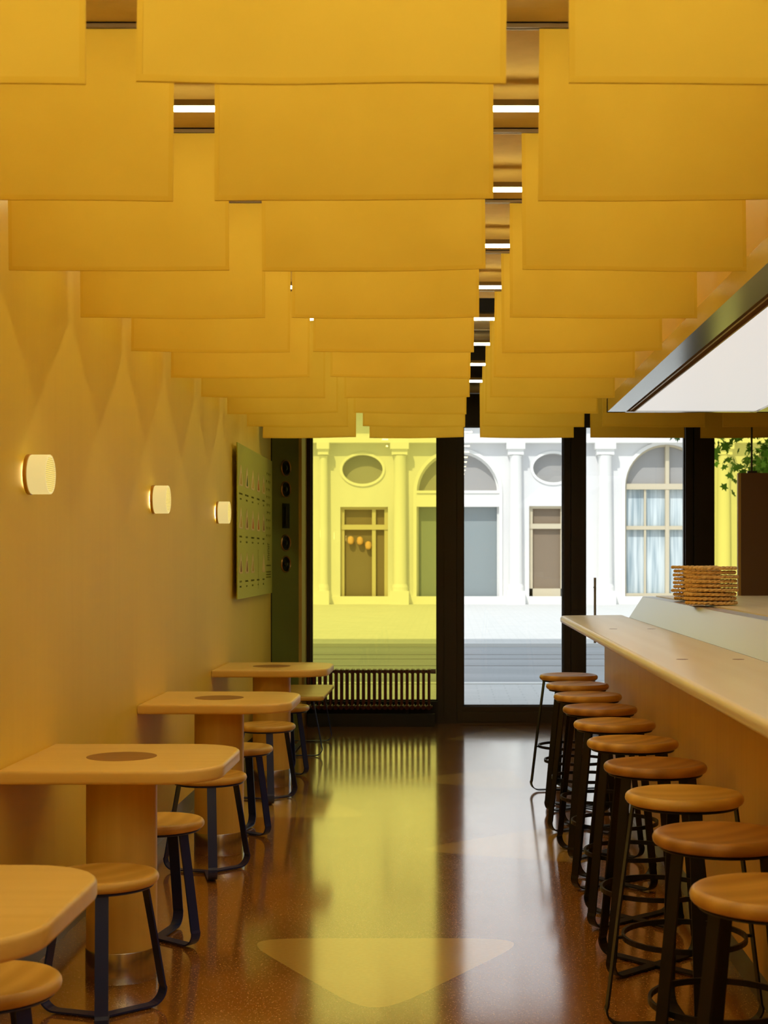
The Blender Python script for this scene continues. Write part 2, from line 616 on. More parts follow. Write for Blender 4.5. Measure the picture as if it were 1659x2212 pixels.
hp.build('header_pipe', 'radiator', rd, True)
for k in (3, 20):
    ft = MB()
    x = x0r + k * dx
    ft.box(x - .02, x + .02, -.05, .05, 0, .02).box(x - .012, x + .012, -.03, .03, .02, .15)
    ft.build('foot', 'plinth', rd)
MB().tube([(x0r + ns * dx - .03, 0, .463), (x0r + ns * dx + .012, 0, .463)], .02, 8).build('valve', 'radiator', rd, True)
tag(MB().box(-1.2, -.12, 12.58, 12.62, 0, .11).build('radiator_plinth_board', 'plinth'), 'low black board on the floor beneath the radiator', 'board')

# ------------------------------------------------------------------ hanging banners, rails, lamps
ROW0, PITCH = 2.87, .931
ZB, ZT = 2.349, 2.785
COLS = {'left': (-1.41, -.705), 'middle': (-.60, .113), 'right': (.232, .945), 'fourth': (1.07, 1.78), 'fifth': (1.91, 2.63)}
ORD = ['first', 'second', 'third', 'fourth', 'fifth', 'sixth', 'seventh', 'eighth', 'ninth', 'tenth']


def banner(x0, x1, row, cname):
    rnd = random.Random(hash((row, int(x0 * 100))) & 0xffff)
    wd_, nx, nz, th = x1 - x0, 18, 10, .0035
    tilt = rnd.uniform(-.006, .006)
    a1, a2, p1, p2 = rnd.uniform(.003, .008), rnd.uniform(.001, .004), rnd.uniform(0, 6), rnd.uniform(0, 6)
    flare = rnd.uniform(-.004, .004)

    def pt(u, v_, side):   # v 0 bottom, 1 top
        x = (u - .5) * wd_ * (1 + flare * (1 - v_)) + .004 * (1 - v_) * math.sin(p2)
        sag = (1 - v_) * (tilt * (u - .5) * 2 - .003 * math.sin(PI * u) + .002 * math.sin(5 * u + p1))
        y = (1 - v_) * (a1 * math.sin(3.1 * u * 2 + p1) + a2 * math.sin(9 * u + p2 + 3 * v_)) + side
        return (x, y, (ZT - ZB) * v_ + sag)

    r = empty('hanging_banner', ((x0 + x1) / 2, ROW0 + row * PITCH, ZB), label=None, cat='banner', group='yellow cloth banners under the ceiling')
    cd_ = {'left': 'left column by the wood wall', 'middle': 'middle column', 'right': 'right column beside the hood', 'fourth': 'column just right of the hood end', 'fifth': 'far right column'}[cname]
    r['label'] = 'yellow banner, %s row from the front, %s' % (ORD[row], cd_)
    b = MB()
    vs = [pt(i / nx, j / nz, s) for s in (-th / 2, th / 2) for j in range(nz + 1) for i in range(nx + 1)]
    W = nx + 1
    H = W * (nz + 1)
    fs = []
    for j in range(nz):
        for i in range(nx):
            a = j * W + i
            fs.append((a, a + 1, a + W + 1, a + W))
            fs.append((H + a, H + a + W, H + a + W + 1, H + a + 1))
    for i in range(nx):
        fs.append((i, H + i, H + i + 1, i + 1))
        a = nz * W + i
        fs.append((a, a + 1, H + a + 1, H + a))
    for j in range(nz):
        a = j * W
        fs.append((a, a + W, H + a + W, H + a))
        a = j * W + nx
        fs.append((a, H + a, H + a + W, a + W))
    b.add(vs, fs)
    b.build('canvas', 'cloth', r, True)
    # folded hem: weighted bottom roll and two side hems
    h = MB()
    bot = [pt(i / nx, .012, 0) for i in range(nx + 1)]
    h.sweep(bot, [(-.0032, -.006), (.0032, -.006), (.004, 0), (.0032, .007), (-.0032, .007), (-.004, 0)], side=(0, 1, 0))
    for u in (.008, .992):
        h.sweep([pt(u, j / nz, 0) for j in range(nz + 1)], [(-.0028, -.006), (.0028, -.006), (.0028, .006), (-.0028, .006)], side=(0, 1, 0))
    h.build('hem', 'hem', r, True)


for row in range(10):
    for cname, (a, b_) in COLS.items():
        if cname in ('fourth', 'fifth') and row < 8:
            continue
        banner(a, b_, row, cname)
    y = ROW0 + row * PITCH
    x1 = .985 if row < 7 else 2.75
    rl = MB().box(XL + .01, x1, y - .012, y - .004, 2.786, 2.80).box(XL + .01, x1, y + .004, y + .012, 2.786, 2.80).box(XL + .01, x1, y - .012, y + .012, 2.796, 2.801)
    if row >= 6:
        for xx in (-1.2, -.2, .8):
            rl.tube([(xx, y, 2.80), (xx, y, 3.36)], .004, 6)
    tag(rl.build('curtain_rail', 'rail'), 'thin brown ceiling rail carrying the %s row of yellow banners' % ORD[row], 'rail', 'ceiling rails of the banners')

lampy = [4.26 + PITCH * k for k in range(-5, 8)]
for k, y in enumerate(lampy):
    nm = k - 4
    ordn = ORD[k - 5] if 5 <= k < 15 else None
    lab = ('thin glowing linear lamp, %s one seen from the front between the banner rows' % ordn) if ordn else ('thin glowing linear lamp over the camera end of the room, %s from the back wall' % ORD[k])
    r = empty('linear_lamp', (0, y, 2.721), label=lab, cat='lamp', group='linear ceiling lamps between the banners')
    MB().box(XL + .03, .96, -.009, .009, .006, .024).build('housing', 'rail', r)
    MB().tube([(XL + .03, 0, -.001), (.96, 0, -.001)], .0085, 8).build('tube', 'tube', r, True)
    for xx in (-1.2, -.25, .55):
        MB().tube([(xx, 0, .02), (xx, 0, .079 if y < 7.8 else .63)], .003, 6).build('suspension_rod', 'rail', r)

# service pipes in the ceiling void
for (y, z, rr, lb) in ((8.35, 2.98, .05, 'thick grey pipe crossing the open ceiling void, nearest the slab'), (9.0, 3.05, .035, 'slim grey pipe crossing the ceiling void, second from the slab'),
                       (9.8, 3.0, .06, 'grey duct crossing the ceiling void, third from the slab'), (10.9, 3.08, .04, 'slim pipe crossing the dark ceiling void, fourth from the slab'),
                       (12.0, 2.82, .055, 'pale pipe crossing just inside the shop window')):
    pb = MB().tube([(XL, y, z), (XR, y, z)], rr, 14)
    tag(pb.build('ceiling_pipe', 'pipe', None, True), lb, 'pipe')

# ------------------------------------------------------------------ wall lamps
def wall_lamp():
    r = empty('wall_lamp', label='x', cat='lamp', group='round wall lamps on the left wall')
    R = Matrix.Rotation(PI / 2, 4, 'Y')
    MB().lathe([(.034, 0), (.042, 0), (.042, .006), (.034, .006), (.034, 0)], 40, R).build('added_glow_ring', 'added_halo', r, True)  # added ring hidden behind the backplate, brightens the wall around the drum
    MB().lathe([(0, .006), (.069, .006), (.070, .008), (.070, .018), (.066, .0195), (0, .0195)], 40, R).build('backplate', 'brass', r, True)
    g = MB().lathe([(0, .02), (.0675, .02), (.0680, .022), (.0680, .082), (.0665, .0835), (.0615, .0835), (.0605, .076), (0, .076)], 48, R).build('glass_drum', 'lampcore', r, True)
    rb = MB()
    n = 17
    for i in range(n):
        z = -.056 + .112 * i / (n - 1)
        hw = math.sqrt(max(.0605 ** 2 - z * z, 1e-5))
        rb.sweep([(.0795, -hw, z), (.0795, hw, z)], [(-.0022, -.0022), (.0022, -.0022), (.0016, .004), (-.0016, .004)], side=(0, 0, 1))
    rb.build('ribbed_face', 'lamp', r)
    return r


wl = wall_lamp()
for i, (y, lb) in enumerate(((5.07, 'round glowing wall lamp on the wood wall, the largest and nearest, above the second table'),
                             (7.20, 'round glowing wall lamp on the wood wall, the middle one of three'),
                             (9.20, 'round glowing wall lamp on the wood wall, smallest, beside the green menu board'))):
    o = wl if i == 0 else copy_tree(wl)
    o.location = (XL, y, 1.715)
    o['label'] = lb

# ------------------------------------------------------------------ menu board
bd = empty('menu_board', (XL + .037, 9.87, 1.157), label='glossy green menu board with pale rice triangles hung on the wood wall', cat='menu board')
MB().box(-.006, 0, 0, 1.93, 0, 1.048).build('board', 'board', bd)
for (yy, zz) in ((.15, .12), (.15, .92), (1.78, .12), (1.78, .92)):
    MB().tube([(-.0368, yy, zz), (-.006, yy, zz)], .012, 8).build('standoff', 'steel', bd)
def tri(s_, r_, x, yc, zc, sy=1):
    """rounded triangle prism; outline in y-z"""
    pts = []
    V = [(-.5, -.42), (.5, -.42), (0, .58)]
    for i, (a, b_) in enumerate(V):
        p0, p1, p2 = Vector(V[i - 1]), Vector((a, b_)), Vector(V[(i + 1) % 3])
        d0, d1 = (p0 - p1).normalized() * r_, (p2 - p1).normalized() * r_
        for k in range(5):
            u = k / 4
            q = p1 + d0 * (1 - u) ** 2 + d1 * u ** 2
            pts.append(q * s_)
    n = len(pts)
    vs = [(x, yc + p.x * sy, zc + p.y) for p in pts] + [(x - .0012, yc + p.x * sy, zc + p.y) for p in pts]
    return vs, [tuple(range(n)), tuple(range(2 * n - 1, n - 1, -1))] + [(i, n + i, n + (i + 1) % n, (i + 1) % n) for i in range(n)]


ycs = [.16, .46, .77, 1.08, 1.39]
fills = [['fill_c', 'fill_b', 'fill_c', 'fill_a', 'fill_c'], ['fill_c', 'fill_d', 'fill_a', 'fill_a', 'fill_d'], ['fill_d', 'fill_d', 'fill_c', None, '-']]
for ri, zc in enumerate((.83, .54, .235)):
    for ci, yc in enumerate(ycs):
        fl = fills[ri][ci]
        if fl is None:
            continue
        zz = zc
        o = MB().add(*tri(.155, .16, .0014, yc, zz, 1.25)).build('rice_triangle', 'rice', bd)
        if fl != '-':
            MB().add(*tri(.085, .25, .0024, yc + .01, zz - .018, 1.0)).build('filling', fl, o)
    cap = MB()
    rr = random.Random(ri)
    for ci, yc in enumerate(ycs):
        for ln, zz in enumerate((zc - .125, zc - .160)):
            nch = rr.randint(5, 8) if ln == 0 else rr.randint(2, 4)
            for q in range(nch):
                yy = yc - nch * .011 + q * .022
                h = .012
                cap.box(.0002, .0012, yy, yy + .003, zz, zz + h)
                cap.box(.0002, .0012, yy, yy + .012, zz + rr.choice((0, .005, .010)), zz + .002 + rr.choice((.002, .010)))
    cap.build('caption', 'ink', bd)
cp = MB()
rr = random.Random(5)
for row in range(9):        # column of vertical notes on the right of the board
    for q in range(3):
        yy = 1.58 + .09 * q + rr.uniform(-.02, .02)
        zz = .93 - row * .06
        cp.box(.0002, .0012, yy, yy + rr.uniform(.02, .05), zz, zz + .006)
        cp.box(.0002, .0012, yy, yy + .005, zz - .012, zz + .012)
for q in range(8):
    zz = .38 - q * .017
    cp.box(.0002, .0012, 1.64, 1.76, zz, zz + .004).box(.0002, .0012, 1.64 + .03 * (q % 3), 1.65 + .03 * (q % 3), zz, zz + .014)
for row, zz in enumerate((.215, .165, .145, .125)):
    for q in range(14):
        yy = 1.55 + q * .022
        cp.box(.0002, .0012, yy, yy + .013, zz, zz + .003).box(.0002, .0012, yy, yy + .003, zz, zz + .010)
for q in range(24):
    cp.box(.0002, .0012, 1.075, 1.083, .33 - q * .012, .335 - q * .012)
cp.build('fine_print', 'ink', bd)

# ------------------------------------------------------------------ wall tables
def table():
    r = empty('wall_table', label='x', cat='table', group='pale wood tables along the left wall')
    ox = -1.12
    out = []
    # rectangle against wall, rounded outer corners, slightly bowed outer edge
    x0, x1, y0, y1, rc = XL + .002, -.742, -.352, .352, .17
    for k in range(9):
        a = math.radians(-90 + 90 * k / 8)
        out.append((x1 - rc + rc * math.cos(a) - .012 * (1 - k / 8), y0 + rc + rc * math.sin(a)))
    for k in range(9):
        a = math.radians(0 + 90 * k / 8)
        out.append((x1 - rc + rc * math.cos(a) - .012 * (k / 8), y1 - rc + rc * math.sin(a)))
    out += [(x0, y1), (x0, y0)]
    # densify
    pts = []
    for i, p in enumerate(out):
        q = out[(i + 1) % len(out)]
        pts.append(p)
        if math.dist(p, q) > .3:
            for s in range(1, 8):
                pts.append((p[0] + (q[0] - p[0]) * s / 8, p[1] + (q[1] - p[1]) * s / 8))
    pts = [(p[0] - ox, p[1]) for p in pts]
    MB().slab(pts, .705, .75, .011, 4).build('tabletop', 'table', r, True)
    MB().lathe([(0, .7495), (.1185, .7495), (.1185, .7506), (0, .7506)], 56).build('inlay_disc', 'inset', r)
    MB().lathe([(0, .104), (.119, .104), (.119, .705), (0, .705)], 64).build('pedestal', 'column', r, True)
    MB().lathe([(0, 0), (.121, 0), (.1215, .002), (.1215, .103), (.1205, .105), (0, .105)], 64).build('metal_collar', 'steel', r, True)
    return r


tb = table()
for i, (y, lb) in enumerate(((2.93, 'nearest wood wall table, only its rounded corner showing at lower left'),
                             (5.07, 'second wood wall table with dark inlay disc, largest fully seen'),
                             (7.22, 'third wood wall table from the front with dark inlay disc'),
                             (9.36, 'farthest wood wall table, next to the window end'))):
    o = tb if i == 0 else copy_tree(tb)
    o.location = (-1.12, y, 0)
    o['label'] = lb


# ------------------------------------------------------------------ stools
def seat_mesh(rad, z, th):
    prof = [(0, z - th), (rad * .90, z - th)]
    for k in range(1, 8):
        a = -PI / 2 + PI * k / 8
        prof.append((rad - th * .5 + th * .5 * math.cos(a), z - th / 2 + th / 2 * math.sin(a)))
    prof += [(rad * .90, z), (rad * .82, z - .003), (rad * .6, z - .008), (rad * .3, z - .011), (0, z - .012)]
    return MB().lathe(prof, 48)


def leg_path(rt, zt, rb_, rbend=.05, z0=.008):
    pts = [(rt - .03, zt), (rt, zt - .004)]
    dz = zt - z0
    ex = rb_ - rt
    pts2 = []
    n = 7
    # straight run then quarter bend into the floor bar
    zs = z0 + rbend
    pts2.append((rt, zt))
    pts2.append((rt + ex * .5, (zt + zs) / 2))
    pts2.append((rb_ - .004, zs + .01))
    for k in range(n + 1):
        a = PI / 2 * k / n
        pts2.append((rb_ - rbend + rbend * math.cos(a), z0 + rbend - rbend * math.sin(a)))
    pts2.append((.0, z0))
    return pts2


def stool(name, material, seatmat, seat_r, z, rt, rb_, ring=None, wdt=.034, legs=4):
    r = empty(name, label='x', cat='stool')
    th = .034
    seat_mesh(seat_r, z, th).build('seat', seatmat, r, True)
    MB().lathe([(0, z - th - .008), (seat_r * .90, z - th - .008), (seat_r * .915, z - th - .004), (seat_r * .90, z - th), (0, z - th)], 48).build('seat_plate', material, r, True)
    for q in range(legs):
        a = 2 * PI / legs * q
        c, s = math.cos(a), math.sin(a)
        path = [(p * c, p * s, zz + .0007 * q * (1 if zz < .02 else 0)) for p, zz in leg_path(rt, z - th - .006, rb_)]
        MB().sweep(path, [(-wdt / 2, -.003), (wdt / 2, -.003), (wdt / 2, .003), (-wdt / 2, .003)], side=(-s, c, 0)).build('leg', material, r)
    if ring:
        rr_, zr = ring
        b = MB()
        n = 48
        b.sweep([(rr_ * math.cos(2 * PI * k / n), rr_ * math.sin(2 * PI * k / n), zr) for k in range(n)],
                [(-.008, -.004), (.008, -.004), (.008, .004), (-.008, .004)], side=(0, 0, 1), closed=True)
        rl = rt + (rb_ - rt) * (z - zr) / z
        for q in range(4):
            a = PI / 2 * q
            c, s = math.cos(a), math.sin(a)
            b.sweep([(rr_ * c, rr_ * s, zr), (rl * c, rl * s, zr)], [(-.006, -.004), (.006, -.004), (.006, .004), (-.006, .004)], side=(-s, c, 0))
        b.build('foot_ring', material, r)
    return r


lo = stool('low_stool', 'navy', 'seat_pale', .172, .452, .145, .215, wdt=.04, legs=3)
lo['group'] = 'low stools at the wall tables'
LOW = [(-1.075, 3.44, 80, 'low round stool at the bottom left corner of the view'),
       (-1.075, 4.60, 42, 'low round stool in front of the second table with wide blue front leg'),
       (-1.09, 5.55, 80, 'low round stool just behind the second table pedestal'),
       (-1.09, 6.72, 44, 'low round stool in front of the third table'),
       (-1.09, 7.72, 80, 'low round stool just behind the third table pedestal'),
       (-1.08, 8.76, 44, 'low round stool in front of the farthest wall table'),
       (-1.10, 9.86, 80, 'low round stool behind the farthest wall table, in front of the yellow-lit bench')]
for i, (x, y, rz, lb) in enumerate(LOW):
    o = lo if i == 0 else copy_tree(lo)
    o.location = (x, y, 0)
    o.rotation_euler = (0, 0, math.radians(rz))
    o['label'] = lb

hi_p = {k: None for k in ('seat', 'seat_dark', 'seat_pale')}
HW = [(1167, 1293, 1463), (1183, 1318, 1485), (1201, 1349, 1508), (1227, 1388, 1534), (1244, 1421, 1567), (1271, 1468, 1608), (1313, 1537, 1661), (1350, 1605, 1720), (1425, 1736, 1800), (1481, 1846, 1910)]
hm = ['seat', 'seat', 'seat', 'seat_dark', 'seat', 'seat', 'seat_dark', 'seat_pale', 'seat_dark', 'seat']
hr = [12, 40, 30, 50, 38, 42, 44, 3, 35, 28]
names = ['farthest from the camera', 'second farthest', 'third farthest', 'fourth farthest', 'fifth farthest', 'fifth nearest', 'fourth nearest', 'third nearest', 'second nearest', 'nearest, cut by the frame']
for i, (a, b_, yy) in enumerate(HW):
    D = 9.14 - .6605 * i
    x = .738 - .003 * i
    if i == 8:
        x = .71
    if i == 9:
        x = .70
    k = hm[i]
    if hi_p[k] is None:
        hi_p[k] = stool('bar_stool', 'black', k, .18, .715, .158, .24, ring=(.187, .275), wdt=.04)
        o = hi_p[k]
        o['group'] = 'bar stools along the counter'
    else:
        o = copy_tree(hi_p[k])
    o.location = (x, D, 0)
    o.rotation_euler = (0, 0, math.radians(hr[i]))
    o['label'] = 'high bar stool with %s seat at the counter, %s' % ({'seat': 'reddish wood', 'seat_dark': 'dark wood', 'seat_pale': 'lighter wood'}[k], names[i])

# low bench by the window
bn = empty('low_bench', (-1.15, 11.12, 0), label='low rectangular bench seat lit yellow by the window beyond the last table', cat='bench')
MB().slab(rrect(-.24, .25, -.50, .52, .05), .408, .44, .012, 4).build('seat', 'seat_pale', bn, True)
MB().slab(rrect(-.21, .22, -.46, .48, .05), .400, .408, .002, 2).build('seat_plate', 'navy', bn)
for y_ in (-.42, .44):
    for sgn in (-1, 1):
        path = [(sgn * (.17 if p == .17 else p), y_, zz) for p, zz in leg_path(.17, .40, .235)]
        MB().sweep(path, [(-.017, -.003), (.017, -.003), (.017, .003), (-.017, .003)], side=(0, 1, 0)).build('leg', 'navy', bn)
MB().sweep([(0, -.42, .012), (0, .44, .012)], [(-.017, -.003), (.017, -.003), (.017, .003), (-.017, .003)], side=(1, 0, 0)).build('floor_bar', 'navy', bn)

# ------------------------------------------------------------------ counter
ct = empty('bar_counter', (1.4, 6, 0), label='long pale wood bar counter running along the right side', cat='counter')
cx, cy = 1.4, 6.0
YN = -.6
# worktop with bullnose on the room side
out = [(.715, YN), (1.14, YN), (1.14, 9.72), (1.10, 9.75), (.77, 9.66), (.735, 9.64), (.718, 9.60), (.715, 9.55)]
out = [(.715, YN), (1.14, YN), (1.14, 9.72), (.78, 9.64), (.745, 9.62), (.722, 9.58), (.715, 9.52)]
def dens(out, mx=.3):
    pts = []
    for i, p in enumerate(out):
        q = out[(i + 1) % len(out)]
        pts.append(p)
        n = int(math.dist(p, q) / mx)
        for s in range(1, n):
            pts.append((p[0] + (q[0] - p[0]) * s / n, p[1] + (q[1] - p[1]) * s / n))
    return pts
tp = MB().slab([(p[0] - cx, p[1] - cy) for p in dens(out)], 1.015, 1.06, .018, 5)
tp.build('worktop', 'counter', ct, True)
for (x, y) in ((.85, 5.4), (1.055, 5.4), (.86, 7.76), (1.06, 7.76), (.85, 3.1), (1.055, 3.1)):
    MB().lathe([(0, 1.0597), (.022, 1.0597), (.022, 1.0604), (0, 1.0604)], 24, Matrix.Translation((x - cx, y - cy, 0))).build('plug', 'inset', ct)
# front cladding: rounded far end
fo = [(.97, YN), (1.9, YN), (1.9, 9.38), (1.09, 9.38), (1.04, 9.37), (1.0, 9.34), (.975, 9.29), (.97, 9.24)]
MB().slab([(p[0] - cx, p[1] - cy) for p in dens(fo)], .135, 1.016, .003, 2).build('front_panel', 'front', ct)
MB().box(.998 - cx, 1.9 - cx, YN - cy, 9.30 - cy, 0, .135).build('kick_plate', 'kick', ct)
# raised steel splash: slanted front and flat shelf
b = MB()
ys, ye = YN - cy, 9.35 - cy
pr = [(1.137, 1.058), (1.221, 1.188), (1.225, 1.190), (2.05, 1.190), (2.05, 1.0), (1.137, 1.0)]
n = len(pr)
vs = [(p[0] - cx, ys, p[1]) for p in pr] + [(p[0] - cx, ye, p[1]) for p in pr]
b.add(vs, [tuple(range(n)), tuple(range(2 * n - 1, n - 1, -1))] + [(i, n + i, n + (i + 1) % n, (i + 1) % n) for i in range(n)])
b.build('steel_upstand', 'splash', ct)
MB().box(1.30 - cx, 2.0 - cx, ys + .01, 9.30 - cy, 1.1895, 1.196).build('shelf_top', 'counter', ct)
MB().box(1.9 - cx, 2.05 - cx, ys, ye, 0, 1.0).build('back_panel', 'front', ct)


# ------------------------------------------------------------------ woven trays
def tray(zi):
    r = empty('woven_tray', cat='tray', group='woven straw trays stacked on the counter shelf')
    R0, n = .122, 40
    b = MB()
    for ph in (0, PI):       # two strands twisted round each other
        pts = []
        for k in range(n * 3):
            a = 2 * PI * k / (n * 3)
            tw = a * 14 + ph
            pts.append(((R0 + .0035 * math.cos(tw)) * math.cos(a), (R0 + .0035 * math.cos(tw)) * math.sin(a), .010 + .0035 * math.sin(tw)))
        b.tube(pts, .0062, 6, closed=True)
    b.build('rim', 'wicker', r, True)
    d = MB()
    for k, rr_ in enumerate((.02, .038, .056, .074, .092, .108)):
        d.tube([(rr_ * math.cos(2 * PI * q / 36), rr_ * math.sin(2 * PI * q / 36), .0100 + (.0013 if q % 2 else -.0013)) for q in range(36)], .0080, 5, closed=True)
    d.lathe([(0, .006), (.118, .006), (.118, .009), (0, .009)], 24)
    d.build('woven_base', 'wicker', r, True)
    return r


tr0 = None
for (sx, sy, cnt, zb, nm) in ((1.312, 7.40, 9, 1.1965, 'front'), (1.375, 8.25, 9, 1.1965, 'back')):
    for k in range(cnt):
        if tr0 is None:
            tr0 = tray(0)
            o = tr0
        else:
            o = copy_tree(tr0)
        jx, jy = random.uniform(-.010, .012), random.uniform(-.01, .01)
        o.location = (sx + jx, sy + jy, zb + .002 + k * .0215)
        o.rotation_euler = (0, 0, random.uniform(0, 6))
        pos = 'topmost' if k == cnt - 1 else ('bottom one' if k == 0 else ORD[k] + ' from the bottom')
        o['label'] = 'woven straw tray in the %s stack on the counter shelf, %s' % (nm, pos)

# ------------------------------------------------------------------ hood with light panel
hd = empty('extractor_hood', (1.5, 5, 2.355), label='long steel hood with white light panel hanging over the counter', cat='hood')
hx, hy = 1.5, 5.0
H0, H1 = -1.2, 9.39
b = MB()
b.box(1.0 - hx, 1.115 - hx, H0 - hy, H1 - hy, 0, .085)
b.box(1.945 - hx, 2.06 - hx, H0 - hy, H1 - hy, 0, .085)
b.box(1.0 - hx, 2.06 - hx, H1 - .05 - hy, H1 - hy, 0, .085)
b.box(1.0 - hx, 2.06 - hx, H0 - hy, H0 + .05 - hy, 0, .085)
b.build('rim', 'steel', hd)
MB().box(1.115 - hx, 1.945 - hx, H0 + .05 - hy, H1 - .05 - hy, .03, .085).build('tray', 'gold', hd)
b = MB()
b.box(1.138 - hx, 1.146 - hx, H0 + .06 - hy, H1 - .06 - hy, .006, .03)
b.box(1.168 - hx, 1.176 - hx, H0 + .06 - hy, H1 - .06 - hy, .002, .03)
b.build('channel_strip', 'brass', hd)
MB().box(1.178 - hx, 1.93 - hx, H0 + .07 - hy, H1 - .07 - hy, .004, .028).build('light_panel', 'panel', hd)

# hanging brown panel
hg = empty('information_board', (2.35, 10.5, 1.05), label='brown rectangular panel hanging on a thin rod by the right yellow window', cat='board')
MB().box(-.285, .30, -.02, .02, 0, .985).build('board', 'brownp', hg)
MB().box(-.305, -.285, -.018, .018, 0, .985).build('edge_strip', 'gold', hg)
MB().box(-.235, -.17, -.012, .012, .985, 1.0).build('bracket', 'frame', hg)
MB().tube([(-.205, 0, 1.0), (-.205, 0, 2.30)], .007, 8).build('rod', 'frame', hg)

# ------------------------------------------------------------------ street
DF = 47.0
def fx(px): return (px - PX) * DF / F
def fz(py): return EYE + (PY - py) * DF / F

st(MB().box(-30, 40, YF + .12, 17.0, -.3, -.01), 'sidewalk_near', 'paving', 'pale paved sidewalk right outside the shop')
st(MB().box(-30, 40, 17.2, 25.0, -.35, -.06), 'street', 'road', 'grey asphalt street with tram rails')
st(MB().box(-30, 40, 25.15, 60, -.35, 0), 'sidewalk_far', 'paving', 'bright paved sidewalk across the street')
st(MB().box(-30, 40, 17.0, 17.2, -.3, .0).box(-30, 40, 25.001, 25.15, -.3, .005), 'curb', 'stone')
for y, lb in ((20.6, 'nearest tram rail in the street'), (22.0, 'second tram rail in the street'), (23.0, 'third tram rail in the street, closest to the far sidewalk')):
    tag(MB().box(-30, 40, y, y + .07, -.07, -.055).build('tram_rail', 'railmetal'), lb, 'rail', 'tram rails in the street', 'structure')

bl = empty('street_building', (0, DF, 0), label='white stucco building with columns, oval windows and arches across the street', cat='building')


def cutter(mb):
    return mb.build('cut', 'stucco')


def arch_pts(cx_, zs, r_, z0, n=20):
    p = [(cx_ - r_, z0), (cx_ + r_, z0)]
    for k in range(n + 1):
        a = PI * k / n
        p.append((cx_ + r_ * math.cos(a), zs + r_ * math.sin(a)))
    return p


def oval_pts(cx_, cz, rx, rz_, n=28):
    return [(cx_ + rx * math.cos(2 * PI * k / n), cz + rz_ * math.sin(2 * PI * k / n)) for k in range(n)]


def prism(pts, y0, y1):
    n = len(pts)
    return MB().add([(p[0], y0, p[1]) for p in pts] + [(p[0], y1, p[1]) for p in pts],
                    [tuple(range(n)), tuple(range(2 * n - 1, n - 1, -1))] + [(i, n + i, n + (i + 1) % n, (i + 1) % n) for i in range(n)])


def ringprism(pi, po, y0, y1):
    n = len(pi)
    vs = [(p[0], y, p[1]) for y in (y0, y1) for q in (pi, po) for p in q]
    fs = []
    for i in range(n):
        j = (i + 1) % n
        fs += [(i, j, n + j, n + i), (2 * n + i, 3 * n + i, 3 * n + j, 2 * n + j), (i, 2 * n + i, 2 * n + j, j), (n + i, n + j, 3 * n + j, 3 * n + i)]
    return MB().add(vs, fs)


arches = [(fx(989), fz(1064), 89 * DF / F, fz(1305), 'shop'), (fx(1440), fz(1050), 90 * DF / F, fz(1290), 'curtain'), (fx(560), fz(1064), 89 * DF / F, fz(1305), 'shop'), (fx(1860), fz(1050), 90 * DF / F, fz(1290), 'curtain')]
ovals = [(fx(783), fz(1014)), (fx(1195), fz(1011)), (fx(1660), fz(1011))]
doors = [(fx(735), fx(838), fz(1095), fz(1305)), (fx(1143), fx(1247), fz(1093), fz(1292)), (fx(1610), fx(1712), fz(1093), fz(1292))]
wall = MB().box(-18, 24, -0.0, 1.2, -.1, 15).build('wall', 'stucco', bl)
cuts = []
for (a, zs, r_, z0, kd) in arches:
    cuts.append(prism(arch_pts(a, zs, r_, z0), -.5, .8))
for (a, z) in ovals:
    cuts.append(prism(oval_pts(a, z, .64, .46), -.5, .8))
for (a, b_, zt, z0) in doors:
    cuts.append(MB().box(a, b_, -.5, .8, z0, zt))
for k in range(9):
    for zz in (7.4, 11.3):
        a = -15 + 4.3 * k
        cuts.append(MB().box(a, a + 1.3, -.5, .5, zz, zz + 2.2))
allc = MB()
for c_ in cuts:
    allc.add(c_.v, c_.f)
co = cutter(allc)
md = wall.modifiers.new('b', 'BOOLEAN')
md.operation = 'DIFFERENCE'
md.solver = 'EXACT'
md.object = co
co.location = (0, DF, 0)
bpy.context.view_layer.update()
dg = bpy.context.evaluated_depsgraph_get()
nm_ = bpy.data.meshes.new_from_object(wall.evaluated_get(dg))
wall.modifiers.clear()
wall.data = nm_
bpy.data.objects.remove(co)
for (a, zs, r_, z0, kd) in arches:
    fo_ = empty('arch_window')
    fo_.parent = bl
    del_ = ringprism(arch_pts(a, zs, r_ * .955, z0), arch_pts(a, zs, r_ * 1.0, z0), .15, .3)
    ringprism(arch_pts(a, zs, r_ * 1.0, z0), arch_pts(a, zs, r_ * 1.08, z0), -.06, .1).build('molding', 'stone', fo_)
    b = del_
    if kd == 'curtain':
        b.box(a - r_, a + r_, .1, .32, zs - .10, zs + .08)
        for dx_ in (-.02, ):
            b.box(a + .03 - .05, a + .03 + .07, .12, .3, z0, zs + r_)
        b.box(a - r_ * .5 - .03, a - r_ * .5 + .03, .16, .28, z0, zs)
        b.box(a + r_ * .5 - .03, a + r_ * .5 + .03, .16, .28, z0, zs)
        zc = zs - 1.32
        b.box(a - r_, a + r_, .14, .3, zc - .06, zc + .06)
        b.box(a - r_, a + r_, .05, .3, z0, z0 + .12)
        b.build('window_frame', 'cream', fo_)
        prism(arch_pts(a, zs, r_ * .97, zs - .02), .30, .33).build('arch_pane', 'greyglass', fo_)
        MB().box(a - r_, a + r_, .34, .37, z0, zs).build('curtain', 'curtain', fo_)
    else:
        b.box(a - r_, a + r_, -.05, .32, zs - .45, zs + .02)
        b.box(a - r_, a + r_, -.10, .32, zs - .02, zs + .06)
        b.build('window_frame', 'stone', fo_)
        prism(arch_pts(a, zs, r_ * .97, zs), .30, .33).build('arch_pane', 'greyglass', fo_)
        MB().box(a - r_, a + r_, .34, .37, z0, zs).build('shop_pane', 'shopglass', fo_)
        MB().box(a - .04, a + .04, .22, .34, z0, zs - .4).build('mullion', 'frame2', fo_)
